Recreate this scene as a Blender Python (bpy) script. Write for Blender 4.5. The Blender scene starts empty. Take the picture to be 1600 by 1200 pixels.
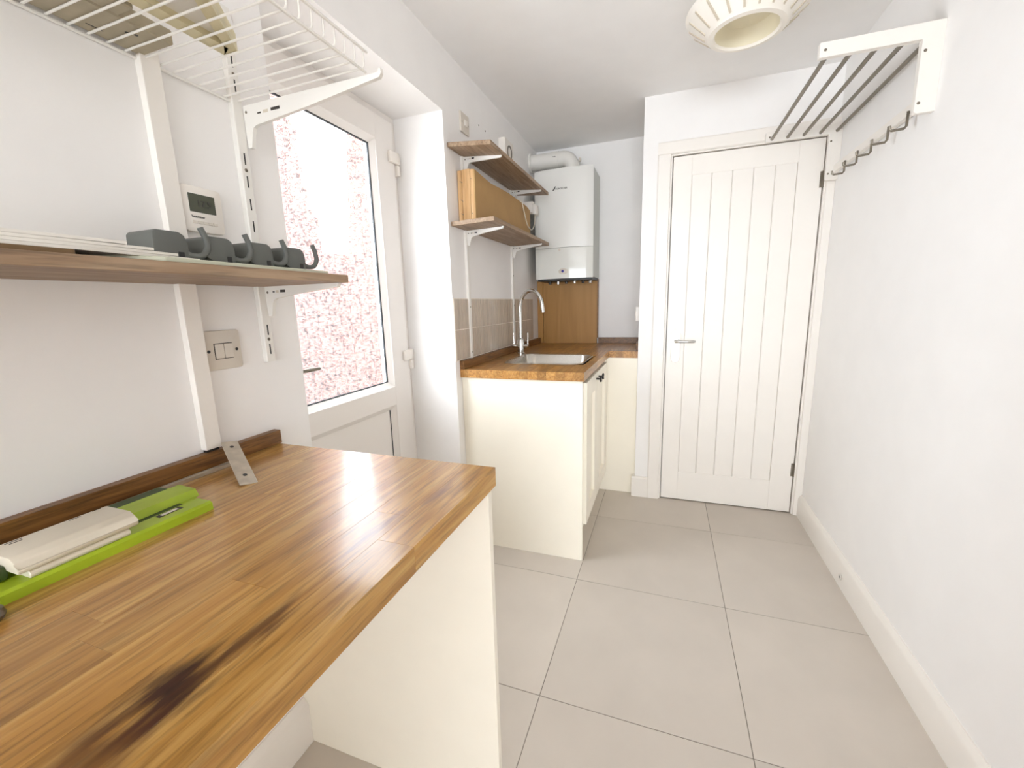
import bpy, bmesh, math, random
from mathutils import Vector, Matrix
random.seed(4)
S = bpy.context.scene
COL = S.collection

# ---------------------------------------------------------------- camera
YAW, PIT, ROL, FPX, CAMH = -0.34966822, -0.18667501, -0.02840993, 660.582, 1.223
fw = Vector((math.sin(YAW)*math.cos(PIT), math.cos(YAW)*math.cos(PIT), math.sin(PIT)))
r0 = Vector((math.cos(YAW), -math.sin(YAW), 0)); u0 = r0.cross(fw)
rt = math.cos(ROL)*r0 + math.sin(ROL)*u0; up = -math.sin(ROL)*r0 + math.cos(ROL)*u0
cam = bpy.data.cameras.new('camera'); camo = bpy.data.objects.new('camera', cam); COL.objects.link(camo)
cam.sensor_width = 36; cam.sensor_fit = 'HORIZONTAL'; cam.lens = 36*FPX/1600; cam.clip_start = 0.02
m = Matrix((rt, up, -fw)).transposed().to_4x4(); m.translation = Vector((0, 0, CAMH)); camo.matrix_world = m
S.camera = camo

# ---------------------------------------------------------------- world, lights, exposure
w = bpy.data.worlds.new('sky'); S.world = w; w.use_nodes = True
w.node_tree.nodes['Background'].inputs[0].default_value = (0.90, 0.965, 1.04, 1)
w.node_tree.nodes['Background'].inputs[1].default_value = 7.2
def lamp(name, kind, loc, rot, energy, color=(1, 1, 1), **kw):
    l = bpy.data.lights.new(name, kind); l.energy = energy; l.color = color
    for k, v in kw.items(): setattr(l, k, v)
    o = bpy.data.objects.new(name, l); COL.objects.link(o); o.location = loc; o.rotation_euler = rot
    return o
# sky light guided in through the unseen fill window added behind the camera and through the glazed side door
po = lamp('fill_window_portal', 'AREA', (0.3, -6.45, 1.25), (math.pi/2, 0, 0), 1, shape='RECTANGLE', size=4.0, size_y=1.9)
po.data.cycles.is_portal = True
po = lamp('door_sky_portal', 'AREA', (-1.15, 1.33, 1.39), (0, -math.pi/2, 0), 1, shape='RECTANGLE', size=1.05, size_y=.57)
po.data.cycles.is_portal = True
# high sun over the roof, reaching the brick wall of the side passage
lamp('sun', 'SUN', (2, 2, 6), (0, math.radians(28), 0), 2.0, (1.0, .96, .9), angle=.01)
S.view_settings.view_transform = 'Standard'; S.view_settings.look = 'None'
S.view_settings.gamma = 1.0; S.view_settings.use_curve_mapping = False
S.view_settings.exposure = 1.27
S.cycles.max_bounces = 14; S.cycles.diffuse_bounces = 8; S.cycles.transparent_max_bounces = 16

# ---------------------------------------------------------------- materials
def lin(c):
    return tuple((x/255/12.92 if x/255 <= .04045 else ((x/255+.055)/1.055)**2.4) for x in c) + (1,)
MATS = {}
def new_mat(name):
    mt = bpy.data.materials.new(name); mt.use_nodes = True; MATS[name] = mt
    return mt, mt.node_tree.nodes, mt.node_tree.links, mt.node_tree.nodes['Principled BSDF']
def M(name, rgb, rough=.5, metal=0., vary=0.03, nscale=8., bump=0., bscale=150., coat=0., rnd=0.):
    mt, N, L, B = new_mat(name)
    B.inputs['Roughness'].default_value = rough; B.inputs['Metallic'].default_value = metal
    B.inputs['Coat Weight'].default_value = coat
    tc = N.new('ShaderNodeTexCoord')
    n = N.new('ShaderNodeTexNoise'); n.inputs['Scale'].default_value = nscale; n.inputs['Detail'].default_value = 4
    L.new(tc.outputs['Object'], n.inputs['Vector'])
    r = N.new('ShaderNodeValToRGB'); c = lin(rgb)
    r.color_ramp.elements[0].position = .3; r.color_ramp.elements[1].position = .7
    r.color_ramp.elements[0].color = tuple(max(0, x*(1-vary)) for x in c[:3]) + (1,)
    r.color_ramp.elements[1].color = tuple(min(1, x*(1+vary)) for x in c[:3]) + (1,)
    L.new(n.outputs['Fac'], r.inputs[0])
    out = r.outputs[0]
    if rnd:
        oi = N.new('ShaderNodeObjectInfo'); mr = N.new('ShaderNodeMapRange'); L.new(oi.outputs['Random'], mr.inputs[0])
        mr.inputs[3].default_value = 1-rnd; mr.inputs[4].default_value = 1+rnd*.5
        hs = N.new('ShaderNodeHueSaturation'); L.new(mr.outputs[0], hs.inputs['Value']); L.new(out, hs.inputs['Color']); out = hs.outputs[0]
    L.new(out, B.inputs['Base Color'])
    if bump:
        n2 = N.new('ShaderNodeTexNoise'); n2.inputs['Scale'].default_value = bscale; n2.inputs['Detail'].default_value = 3
        L.new(tc.outputs['Object'], n2.inputs['Vector'])
        b = N.new('ShaderNodeBump'); b.inputs['Strength'].default_value = bump; b.inputs['Distance'].default_value = .002
        L.new(n2.outputs['Fac'], b.inputs['Height']); L.new(b.outputs[0], B.inputs['Normal'])
    return mt
def wood(name, dark, mid, light, axis='Y', rough=.35, rnd=.2, gscale=1., stains=(), coat=0., streak=.5):
    mt, N, L, B = new_mat(name)
    B.inputs['Roughness'].default_value = rough; B.inputs['Coat Weight'].default_value = coat; B.inputs['Coat Roughness'].default_value = .12
    tc = N.new('ShaderNodeTexCoord'); oi = N.new('ShaderNodeObjectInfo')
    mul = N.new('ShaderNodeVectorMath'); mul.operation = 'SCALE'; mul.inputs['Scale'].default_value = 37.0
    cx = N.new('ShaderNodeCombineXYZ')
    for i in range(3): L.new(oi.outputs['Random'], cx.inputs[i])
    L.new(cx.outputs[0], mul.inputs[0])
    add = N.new('ShaderNodeVectorMath'); add.operation = 'ADD'; L.new(tc.outputs['Object'], add.inputs[0]); L.new(mul.outputs[0], add.inputs[1])
    mp = N.new('ShaderNodeMapping'); sc = [1., 1., 1.]; sc['XYZ'.index(axis)] = .06
    mp.inputs['Scale'].default_value = sc; L.new(add.outputs[0], mp.inputs[0])
    n1 = N.new('ShaderNodeTexNoise'); n1.inputs['Scale'].default_value = 42*gscale; n1.inputs['Detail'].default_value = 6; n1.inputs['Distortion'].default_value = 2.2
    n2 = N.new('ShaderNodeTexNoise'); n2.inputs['Scale'].default_value = 260*gscale; n2.inputs['Detail'].default_value = 3
    L.new(mp.outputs[0], n1.inputs['Vector']); L.new(mp.outputs[0], n2.inputs['Vector'])
    r = N.new('ShaderNodeValToRGB'); e = r.color_ramp.elements
    e[0].position = .28; e[0].color = lin(dark); e[1].position = .72; e[1].color = lin(light)
    e.new(.48).color = lin(mid); L.new(n1.outputs['Fac'], r.inputs[0])
    pr = N.new('ShaderNodeValToRGB'); pr.color_ramp.elements[0].position = .34; pr.color_ramp.elements[1].position = .5
    pr.color_ramp.elements[0].color = (1-streak, 1-streak, 1-streak, 1); pr.color_ramp.elements[1].color = (1, 1, 1, 1)
    L.new(n2.outputs['Fac'], pr.inputs[0])
    mx = N.new('ShaderNodeMix'); mx.data_type = 'RGBA'; mx.blend_type = 'MULTIPLY'; mx.inputs[0].default_value = 1
    L.new(r.outputs[0], mx.inputs[6]); L.new(pr.outputs[0], mx.inputs[7])
    mr = N.new('ShaderNodeMapRange'); L.new(oi.outputs['Random'], mr.inputs[0]); mr.inputs[3].default_value = 1-rnd; mr.inputs[4].default_value = 1+rnd*.6
    hs = N.new('ShaderNodeHueSaturation'); L.new(mr.outputs[0], hs.inputs['Value']); L.new(mx.outputs[2], hs.inputs['Color'])
    out = hs.outputs[0]
    geo = N.new('ShaderNodeNewGeometry')
    for (sx, sy, rx, ry, col, amt) in stains:      # dark figure and old stains in the timber, at fixed places
        sb = N.new('ShaderNodeVectorMath'); sb.operation = 'SUBTRACT'; L.new(geo.outputs['Position'], sb.inputs[0]); sb.inputs[1].default_value = (sx, sy, 0)
        ml = N.new('ShaderNodeVectorMath'); ml.operation = 'MULTIPLY'; L.new(sb.outputs[0], ml.inputs[0]); ml.inputs[1].default_value = (1/rx, 1/ry, 0)
        ln = N.new('ShaderNodeVectorMath'); ln.operation = 'LENGTH'; L.new(ml.outputs[0], ln.inputs[0])
        nn = N.new('ShaderNodeTexNoise'); nn.inputs['Scale'].default_value = 1.; nn.inputs['Detail'].default_value = 5
        mpp = N.new('ShaderNodeMapping'); mpp.inputs['Scale'].default_value = (110, 16, 20); L.new(geo.outputs['Position'], mpp.inputs[0]); L.new(mpp.outputs[0], nn.inputs['Vector'])
        ad = N.new('ShaderNodeMath'); ad.operation = 'MULTIPLY_ADD'; L.new(nn.outputs['Fac'], ad.inputs[0]); ad.inputs[1].default_value = 2.0; L.new(ln.outputs['Value'], ad.inputs[2])
        mq = N.new('ShaderNodeMapRange'); L.new(ad.outputs[0], mq.inputs[0]); mq.inputs[1].default_value = 1.3; mq.inputs[2].default_value = 2.1; mq.inputs[3].default_value = amt; mq.inputs[4].default_value = 0
        m2 = N.new('ShaderNodeMix'); m2.data_type = 'RGBA'; L.new(mq.outputs[0], m2.inputs[0]); L.new(out, m2.inputs[6]); m2.inputs[7].default_value = lin(col); out = m2.outputs[2]
    L.new(out, B.inputs['Base Color'])
    b = N.new('ShaderNodeBump'); b.inputs['Strength'].default_value = .12; b.inputs['Distance'].default_value = .001
    L.new(n2.outputs['Fac'], b.inputs['Height']); L.new(b.outputs[0], B.inputs['Normal'])
    return mt

WALL = M('wall_paint', (240, 238, 236), .75, bump=.05, bscale=260, vary=.012)
CEIL = M('ceiling_paint', (244, 243, 242), .85, bump=.05, bscale=220, vary=.012)
GLOSS = M('white_gloss_paint', (236, 231, 224), .35, vary=.01)
DOORP = M('door_paint', (238, 233, 226), .4, vary=.012)
UPVC = M('white_upvc', (234, 229, 224), .28, vary=.008)
PLAST = M('white_plastic', (232, 226, 218), .35, vary=.01)
PLASTG = M('grey_white_plastic', (212, 204, 192), .4, vary=.02)
STEELW = M('white_powder_coat', (232, 229, 223), .35, vary=.01)
CREAM = M('cream_cabinet_vinyl', (245, 239, 224), .42, vary=.012)
DARK = M('black_iron', (28, 26, 25), .4)
GASK = M('dark_gasket', (62, 66, 68), .6)
CHROME = M('chrome', (215, 215, 212), .1, 1., vary=.0)
STEEL = M('stainless_steel', (196, 192, 184), .22, 1., vary=.02)
NICK = M('dark_nickel', (128, 120, 108), .35, .85, vary=.02)
GREYP = M('grey_plastic', (98, 100, 96), .55, vary=.06)
GREYD = M('dark_grey_plastic', (52, 50, 46), .6)
FLOORT = M('grey_floor_tile', (202, 193, 182), .38, bump=.06, bscale=320, vary=.035, nscale=5, rnd=.04)
GROUT = M('floor_grout', (138, 130, 119), .9)
WGROUT = M('pale_wall_grout', (240, 232, 221), .8)
WTILE = M('taupe_glazed_tile', (196, 182, 167), .25, vary=.05, nscale=14, rnd=.10)
LIME = M('lime_plastic', (166, 190, 42), .4, vary=.1, nscale=16)
IVORY = M('ivory_plastic', (226, 218, 200), .35, vary=.02)
CARD = M('tan_fibreboard', (178, 142, 92), .75, bump=.15, bscale=200, vary=.06)
PLY = wood('raw_pine', (206, 160, 106), (222, 180, 128), (232, 196, 148), 'Z', .6, .05, streak=.1)
PLYP = wood('plywood_panel_wood', (162, 116, 54), (170, 124, 60), (178, 132, 68), 'Z', .5, .05, .3, streak=.03)
PAPER = M('white_paper', (226, 222, 214), .6, vary=.03)
PALEG = M('pale_green_board', (196, 198, 178), .45, vary=.04)
BROWN = M('brown_card', (118, 92, 60), .6, vary=.1)
CREAMB = M('cream_plastic_tray', (214, 204, 168), .5, vary=.03)
OFFCUT = M('drab_painted_wood', (176, 166, 144), .7, vary=.1, nscale=20)
SHADE = M('ivory_lamp_shade', (245, 240, 231), .5, vary=.01)
SHADEG = M('lamp_rib', (206, 196, 178), .55, vary=.01)
SHADEIN = M('lamp_inner_bowl', (232, 224, 198), .5, vary=.01)
LCD = M('lcd_screen', (74, 76, 60), .25, vary=.05)
INK = M('dark_ink', (52, 48, 44), .6)
BLUE = M('blue_lens', (48, 40, 150), .3)
BOIL = M('boiler_white_enamel', (232, 232, 228), .25, vary=.006)
BOILF = M('boiler_flap_gloss', (226, 226, 220), .06, vary=.004)
BOILS = M('boiler_side_grey', (188, 190, 182), .35, vary=.01)
BRICK = M('salmon_brick', (106, 56, 40), .9, vary=.12, nscale=30, rnd=.12)
MORT = M('brick_mortar', (114, 70, 54), .9)
METALP = M('paint_flecked_metal', (196, 186, 170), .45, .3, vary=.16, nscale=45)
ALU = M('aluminium', (190, 182, 166), .35, .7, vary=.05)
OAKN = wood('oak_worktop_near', (158, 110, 48), (186, 138, 68), (208, 166, 98), 'Y', .28, .1, .8, coat=.3, streak=.3, stains=(
    (-.402, .195, .038, .050, (44, 18, 15), .97), (-.400, .135, .045, .06, (78, 40, 26), .7), (-.393, .27, .016, .075, (88, 52, 26), .8),
    (-.400, .47, .011, .075, (112, 66, 52), .8), (-.372, .62, .013, .06, (120, 74, 56), .6)))
OAKF = wood('oak_worktop_far', (142, 94, 42), (172, 122, 60), (194, 148, 84), 'Y', .34, .26, 1., coat=.2, streak=.35)
OAKD = wood('oak_upstand', (96, 62, 28), (124, 84, 42), (150, 106, 58), 'Y', .4, .12, 1., streak=.35)
SHELFW = wood('grey_oak_melamine', (128, 102, 76), (150, 124, 98), (168, 144, 118), 'Y', .5, .05, .7, streak=.35)

# obscured (pattern) glass of the side door: lumpy surface, lumps tinted darker in place of refracted light
mt, N, L, B = new_mat('obscured_glass'); N.remove(B); OUT = N['Material Output']
tc = N.new('ShaderNodeTexCoord')
v = N.new('ShaderNodeTexNoise'); v.inputs['Scale'].default_value = 105; v.inputs['Detail'].default_value = 1.5; v.inputs['Distortion'].default_value = 1.6
mpg = N.new('ShaderNodeMapping'); mpg.inputs['Scale'].default_value = (0, 1, 1); L.new(tc.outputs['Object'], mpg.inputs[0]); L.new(mpg.outputs[0], v.inputs['Vector'])
rp = N.new('ShaderNodeValToRGB'); rp.color_ramp.elements[0].position = .44; rp.color_ramp.elements[1].position = .56
rp.color_ramp.elements[0].color = (.046, .046, .046, 1); rp.color_ramp.elements[1].color = (.034, .034, .034, 1)
L.new(v.outputs['Fac'], rp.inputs[0])
bp = N.new('ShaderNodeBump'); bp.inputs['Strength'].default_value = .6; bp.inputs['Distance'].default_value = .002; L.new(v.outputs['Fac'], bp.inputs['Height'])
tr = N.new('ShaderNodeBsdfTranslucent'); tr.inputs[0].default_value = (.92, .92, .92, 1); L.new(bp.outputs[0], tr.inputs['Normal'])
tp = N.new('ShaderNodeBsdfTransparent'); rc = N.new('ShaderNodeValToRGB'); rc.color_ramp.elements[0].position = .41; rc.color_ramp.elements[1].position = .48
rc.color_ramp.elements[0].color = (.30, .30, .30, 1); rc.color_ramp.elements[1].color = (1, 1, 1, 1); L.new(v.outputs['Fac'], rc.inputs[0]); L.new(rc.outputs[0], tp.inputs[0])
ms = N.new('ShaderNodeMixShader'); L.new(rp.outputs[0], ms.inputs[0]); L.new(tp.outputs[0], ms.inputs[1]); L.new(tr.outputs[0], ms.inputs[2])
gl = N.new('ShaderNodeBsdfGlossy'); gl.inputs['Roughness'].default_value = .15; L.new(bp.outputs[0], gl.inputs['Normal'])
fr = N.new('ShaderNodeFresnel'); fr.inputs[0].default_value = 1.45
ge = N.new('ShaderNodeNewGeometry'); nb = N.new('ShaderNodeMath'); nb.operation = 'SUBTRACT'; nb.inputs[0].default_value = 1; L.new(ge.outputs['Backfacing'], nb.inputs[1])
fm = N.new('ShaderNodeMath'); fm.operation = 'MULTIPLY'; L.new(fr.outputs[0], fm.inputs[0]); L.new(nb.outputs[0], fm.inputs[1])
m3 = N.new('ShaderNodeMixShader'); L.new(fm.outputs[0], m3.inputs[0]); L.new(ms.outputs[0], m3.inputs[1]); L.new(gl.outputs[0], m3.inputs[2])
L.new(m3.outputs[0], OUT.inputs[0]); OBSC = mt
mt, N, L, B = new_mat('clear_glass'); N.remove(B); OUT = N['Material Output']
tp = N.new('ShaderNodeBsdfTransparent'); gl = N.new('ShaderNodeBsdfGlossy'); gl.inputs['Roughness'].default_value = .02
fr = N.new('ShaderNodeFresnel'); fr.inputs[0].default_value = 1.45; ms = N.new('ShaderNodeMixShader')
ge = N.new('ShaderNodeNewGeometry'); nb = N.new('ShaderNodeMath'); nb.operation = 'SUBTRACT'; nb.inputs[0].default_value = 1; L.new(ge.outputs['Backfacing'], nb.inputs[1])
fm = N.new('ShaderNodeMath'); fm.operation = 'MULTIPLY'; L.new(fr.outputs[0], fm.inputs[0]); L.new(nb.outputs[0], fm.inputs[1])
L.new(fm.outputs[0], ms.inputs[0]); L.new(tp.outputs[0], ms.inputs[1]); L.new(gl.outputs[0], ms.inputs[2]); L.new(ms.outputs[0], OUT.inputs[0]); CLEAR = mt

# ---------------------------------------------------------------- builders
WP = {}
def tag(o, label=None, cat=None, group=None, kind=None):
    if label: o['label'] = label
    if cat: o['category'] = cat
    if group: o['group'] = group
    if kind: o['kind'] = kind
    return o
def thing(name, loc, label=None, cat=None, group=None, kind=None):
    o = bpy.data.objects.new(name, None); COL.objects.link(o); o.location = loc; o.empty_display_size = .05
    WP[o] = Vector(loc); return tag(o, label, cat, group, kind)
def part(name, bm, mat, parent=None, smooth=False, **kw):
    """one mesh object; bm is given in room coordinates"""
    bm.verts.ensure_lookup_table()
    lo = Vector([min(v.co[i] for v in bm.verts) for i in range(3)]); hi = Vector([max(v.co[i] for v in bm.verts) for i in range(3)])
    c = (lo+hi)/2
    if parent is None: c.z = lo.z
    bmesh.ops.translate(bm, verts=bm.verts, vec=-c)
    bmesh.ops.recalc_face_normals(bm, faces=bm.faces)
    me = bpy.data.meshes.new(name); bm.to_mesh(me); bm.free(); me.materials.append(mat)
    if smooth:
        for p in me.polygons: p.use_smooth = True
        try: me.set_sharp_from_angle(angle=math.radians(38))
        except Exception: pass
    o = bpy.data.objects.new(name, me); COL.objects.link(o); WP[o] = c
    if parent: o.parent = parent; o.location = c - WP[parent]
    else: o.location = c
    return tag(o, **kw)
def dup(o, wpos, parent):
    c = o.copy(); COL.objects.link(c); c.parent = parent; WP[c] = Vector(wpos); c.location = WP[c] - (WP[parent] if parent else Vector((0, 0, 0))); return c
def new(): return bmesh.new()
def addbox(bm, x0, x1, y0, y1, z0, z1):
    v = [bm.verts.new((x, y, z)) for x in (x0, x1) for y in (y0, y1) for z in (z0, z1)]
    for f in ((0, 1, 3, 2), (4, 6, 7, 5), (0, 4, 5, 1), (2, 3, 7, 6), (0, 2, 6, 4), (1, 5, 7, 3)): bm.faces.new([v[i] for i in f])
    return bm
def box(x0, x1, y0, y1, z0, z1, bev=0., seg=1):
    bm = addbox(new(), min(x0, x1), max(x0, x1), min(y0, y1), max(y0, y1), min(z0, z1), max(z0, z1))
    if bev: bmesh.ops.bevel(bm, geom=bm.edges[:], offset=bev, segments=seg, affect='EDGES', profile=.5)
    return bm
def prism(poly, ax, a0, a1, bev=0., seg=1):
    """polygon in the two other axes (in x,y,z order) extruded along ax"""
    bm = new()
    def mk(p, a):
        c = list(p); c.insert('xyz'.index(ax), a); return bm.verts.new(c)
    A = [mk(p, a0) for p in poly]; Bv = [mk(p, a1) for p in poly]; n = len(poly)
    bm.faces.new(A); bm.faces.new(Bv[::-1])
    for i in range(n): bm.faces.new((A[i], A[(i+1) % n], Bv[(i+1) % n], Bv[i]))
    if bev: bmesh.ops.bevel(bm, geom=bm.edges[:], offset=bev, segments=seg, affect='EDGES', profile=.5)
    return bm
def tube(pts, r, n=10, bm=None, caps=True):
    bm = bm or new(); pts = [Vector(p) for p in pts]; rs = r if isinstance(r, (list, tuple)) else [r]*len(pts)
    t = (pts[1]-pts[0]).normalized(); a = t.orthogonal().normalized(); rings = []
    for i, p in enumerate(pts):
        tn = (pts[min(i+1, len(pts)-1)]-pts[max(i-1, 0)]).normalized()
        a = (a - tn*a.dot(tn)).normalized(); b = tn.cross(a)
        rings.append([bm.verts.new(p + rs[i]*(math.cos(k*2*math.pi/n)*a + math.sin(k*2*math.pi/n)*b)) for k in range(n)])
    for i in range(len(rings)-1):
        for k in range(n): bm.faces.new((rings[i][k], rings[i][(k+1) % n], rings[i+1][(k+1) % n], rings[i+1][k]))
    if caps: bm.faces.new(rings[0][::-1]); bm.faces.new(rings[-1])
    return bm
def lathe(prof, c, n=32, axis='z', bm=None, close=False):
    bm = bm or new(); c = Vector(c); rings = []
    for r, z in prof:
        if r < 1e-6: rings.append([bm.verts.new(c + ax3(0, 0, z, axis))]); continue
        rings.append([bm.verts.new(c + ax3(r*math.cos(k*2*math.pi/n), r*math.sin(k*2*math.pi/n), z, axis)) for k in range(n)])
    for A, Bv in zip(rings, rings[1:]):
        if len(A) == 1 and len(Bv) == 1: continue
        for k in range(n):
            k2 = (k+1) % n
            if len(A) == 1: bm.faces.new((A[0], Bv[k], Bv[k2]))
            elif len(Bv) == 1: bm.faces.new((A[k], A[k2], Bv[0]))
            else: bm.faces.new((A[k], A[k2], Bv[k2], Bv[k]))
    return bm
def ax3(a, b, h, axis):
    return Vector((a, b, h)) if axis == 'z' else (Vector((h, a, b)) if axis == 'x' else Vector((a, h, b)))
def rrect(w, d, r, n=6):
    """rounded rectangle outline centred on 0"""
    out = []
    for cx, cy, a0 in ((w/2-r, d/2-r, 0), (-w/2+r, d/2-r, 90), (-w/2+r, -d/2+r, 180), (w/2-r, -d/2+r, 270)):
        for k in range(n+1):
            a = math.radians(a0 + 90*k/n); out.append((cx + r*math.cos(a), cy + r*math.sin(a)))
    return out
def arc(c, r, a0, a1, n, plane='xz', y=0):
    out = []
    for k in range(n+1):
        a = math.radians(a0 + (a1-a0)*k/n); p = (c[0]+r*math.cos(a), c[1]+r*math.sin(a))
        out.append((p[0], y, p[1]) if plane == 'xz' else ((y, p[0], p[1]) if plane == 'yz' else (p[0], p[1], y)))
    return out
def xform(bm, mat):
    bmesh.ops.transform(bm, matrix=mat, verts=bm.verts); return bm
def text_bm(s, size, depth=.0004):
    cu = bpy.data.curves.new('t', 'FONT'); cu.body = s; cu.size = size; cu.extrude = depth; cu.align_x = 'CENTER'; cu.align_y = 'CENTER'; cu.resolution_u = 2
    ob = bpy.data.objects.new('t', cu); COL.objects.link(ob)
    dg = bpy.context.evaluated_depsgraph_get(); me = bpy.data.meshes.new_from_object(ob.evaluated_get(dg))
    bm = new(); bm.from_mesh(me); bpy.data.objects.remove(ob); bpy.data.meshes.remove(me); return bm
def structure(name, bm, mat, **kw): return part(name, bm, mat, kind='structure', **kw)

# ================================================================= ROOM SHELL
XL, XR, YD, YB, ZC = -.93, .755, 2.638, 3.21, 2.30
RV0, RV1, RVZ, XD = .883, 1.778, 2.045, -1.17       # door reveal
bm = new()
addbox(bm, -1.24, XL, -1.2, RV0, 0, ZC); addbox(bm, -1.24, XL, RV1, YB+.1, 0, ZC); addbox(bm, -1.24, XL, RV0, RV1, RVZ, ZC)
structure('wall_left', bm, WALL)
structure('wall_right', box(XR, XR+.1, -1.2, YB+.1, 0, ZC), WALL)
# unseen space behind the camera, widened to even out the fill light
structure('wall_open_left', box(-2.3, -2.2, -6.6, -1.1, 0, ZC), WALL)
structure('wall_open_right', box(2.8, 2.9, -6.6, -1.1, 0, ZC), WALL)
bm = new(); addbox(bm, -2.2, -1.24, -1.2, -1.1, 0, ZC); addbox(bm, XR+.1, 2.8, -1.2, -1.1, 0, ZC)
structure('wall_open_front', bm, WALL)
structure('wall_alcove', box(XL, -.05, YB, YB+.1, 0, ZC), WALL)
structure('wall_return', box(-.15, -.05, YD+.11, YB, 0, ZC), WALL)
bm = new()
addbox(bm, -.15, -.018, YD, YD+.11, 0, ZC); addbox(bm, .735, XR, YD, YD+.11, 0, ZC); addbox(bm, -.018, .735, YD, YD+.11, 2.01, ZC)
structure('wall_front', bm, WALL)
bm = new()
addbox(bm, -2.2, -1.7, -6.6, -6.5, 0, ZC); addbox(bm, 2.3, 2.8, -6.6, -6.5, 0, ZC); addbox(bm, -1.7, 2.3, -6.6, -6.5, 0, .3); addbox(bm, -1.7, 2.3, -6.6, -6.5, 2.2, ZC)
structure('wall_behind', bm, WALL)
bm = new(); addbox(bm, -1.24, XR+.1, -1.2, YB+.1, ZC, ZC+.1); addbox(bm, -2.3, 2.9, -6.6, -1.2, ZC, ZC+.1)
structure('ceiling', bm, CEIL)
wn = thing('fill_window', (.3, -6.55, .3), kind='structure')  # unseen window, added to let fill light in from behind
for a in ((-1.7, -1.65, .3, 2.2), (2.25, 2.3, .3, 2.2), (-1.65, 2.25, .3, .35), (-1.65, 2.25, 2.15, 2.2), (-.35, -.30, .35, 2.15), (.95, 1.0, .35, 2.15)):
    part('frame_bar', box(a[0], a[1], -6.59, -6.54, a[2], a[3]), UPVC, wn)
part('pane', box(-1.65, 2.25, -6.57, -6.565, .35, 2.15), CLEAR, wn)

# floor of 600 mm tiles
fl = thing('floor', (0, 0, 0), kind='structure')
part('screed', box(-1.24, XR+.1, -1.2, YB+.1, -.06, -.0015), GROUT, fl)
part('open_floor', box(-2.3, 2.9, -6.6, -1.2, -.06, 0), FLOORT, fl)
xs = [-1.24, -.933, -.333, .267, XR+.05]; ys = [-1.2] + [1.692-.605*k for k in range(4, 0, -1)] + [1.692, 2.297, 2.902, YB+.05]
for i in range(len(xs)-1):
    for j in range(len(ys)-1):
        part('floor_tile', box(xs[i]+.0012, xs[i+1]-.0012, ys[j]+.0012, ys[j+1]-.0012, -.012, 0, .0008), FLOORT, fl)

# skirting
def skirt_profile(x0, d, h=.128):   # d = +1 grows towards +x
    return [(x0, 0), (x0+.018*d, 0), (x0+.018*d, h-.022), (x0+.013*d, h-.012), (x0+.006*d, h-.004), (x0+.004*d, h), (x0, h)]
structure('baseboard_right', prism(skirt_profile(XR, -1), 'y', -1.2, YD-.002), GLOSS, smooth=True)
structure('baseboard_left', prism(skirt_profile(XL, 1, .145), 'y', -1.2, .745), GLOSS, smooth=True)
bm = prism([(YD, 0), (YD-.018, 0), (YD-.018, .12), (YD-.012, .13), (YD, .13)], 'x', -.168, -.072)
addbox(bm, -.168, -.15, YD, YD+.025, 0, .13)
structure('baseboard_front', bm, GLOSS)
ds = thing('pipe_collar', (.737, 1.97, .045), 'small white round collar with dark hole set into the right skirting board', 'pipe collar')
part('ring', lathe([(.006, -.0025), (.0125, -.0025), (.0125, 0), (.006, 0)], (.7345, 1.97, .05), 20, 'x'), PLAST, ds)
part('hole', lathe([(0, 0), (.007, 0), (.007, .002), (0, .002)], (.7340, 1.97, .05), 16, 'x'), DARK, ds)

# architrave round the plank door
structure('trim_1', prism([(-.072, YD), (-.072, YD-.014), (-.066, YD-.018), (-.008, YD-.018), (-.004, YD-.012), (-.004, YD)], 'z', 0, 1.993), GLOSS)
structure('trim_2', prism([(YD, 1.993), (YD-.012, 1.993), (YD-.018, 1.998), (YD-.018, 2.052), (YD-.014, 2.058), (YD, 2.058)], 'x', -.072, XR), GLOSS)
structure('trim_3', box(.719, XR, YD-.018, YD, 0, 1.993, .002), GLOSS)
bm = new()
addbox(bm, -.018, .004, YD-.004, YD+.11, 0, 2.0); addbox(bm, .711, .735, YD-.004, YD+.11, 0, 2.0); addbox(bm, .004, .711, YD-.004, YD+.11, 1.986, 2.01)
addbox(bm, .004, .020, YD+.046, YD+.11, 0, 1.986); addbox(bm, .695, .711, YD+.046, YD+.11, 0, 1.986); addbox(bm, .02, .695, YD+.046, YD+.11, 1.965, 1.986)
addbox(bm, -.018, .735, YD+.08, YD+.11, -.001, .004)
structure('trim_4', bm, GLOSS)
structure('hall_light_block', box(-.05, .80, YD+.115, YD+.135, 0, 2.2), DARK)  # added black plate behind the door, stops sky light leaking in

# plank door
dr = thing('door_1', (.357, YD+.02, 0), kind='structure')
D0, D1, DY0, DY1 = .009, .706, YD+.004, YD+.042
part('stile', box(D0, .104, DY0, DY1, .006, 1.981, .0015), DOORP, dr)
part('stile', box(.596, D1, DY0, DY1, .006, 1.981, .0015), DOORP, dr)
part('rail', box(.104, .596, DY0, DY1, 1.880, 1.981, .0012), DOORP, dr)
part('rail', box(.104, .596, DY0, DY1, .006, .186, .0012), DOORP, dr)
g = [.104, .204, .303, .401, .499, .596]
for a, b in zip(g, g[1:]):
    pl = [(a+.0004, DY0+.010), (a+.0004, DY0+.0065), (a+.0040, DY0+.0025), (b-.0040, DY0+.0025), (b-.0004, DY0+.0065), (b-.0004, DY0+.010), (b-.0004, DY1-.003), (a+.0004, DY1-.003)]
    part('plank', prism(pl, 'z', .186, 1.880), DOORP, dr)
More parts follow.
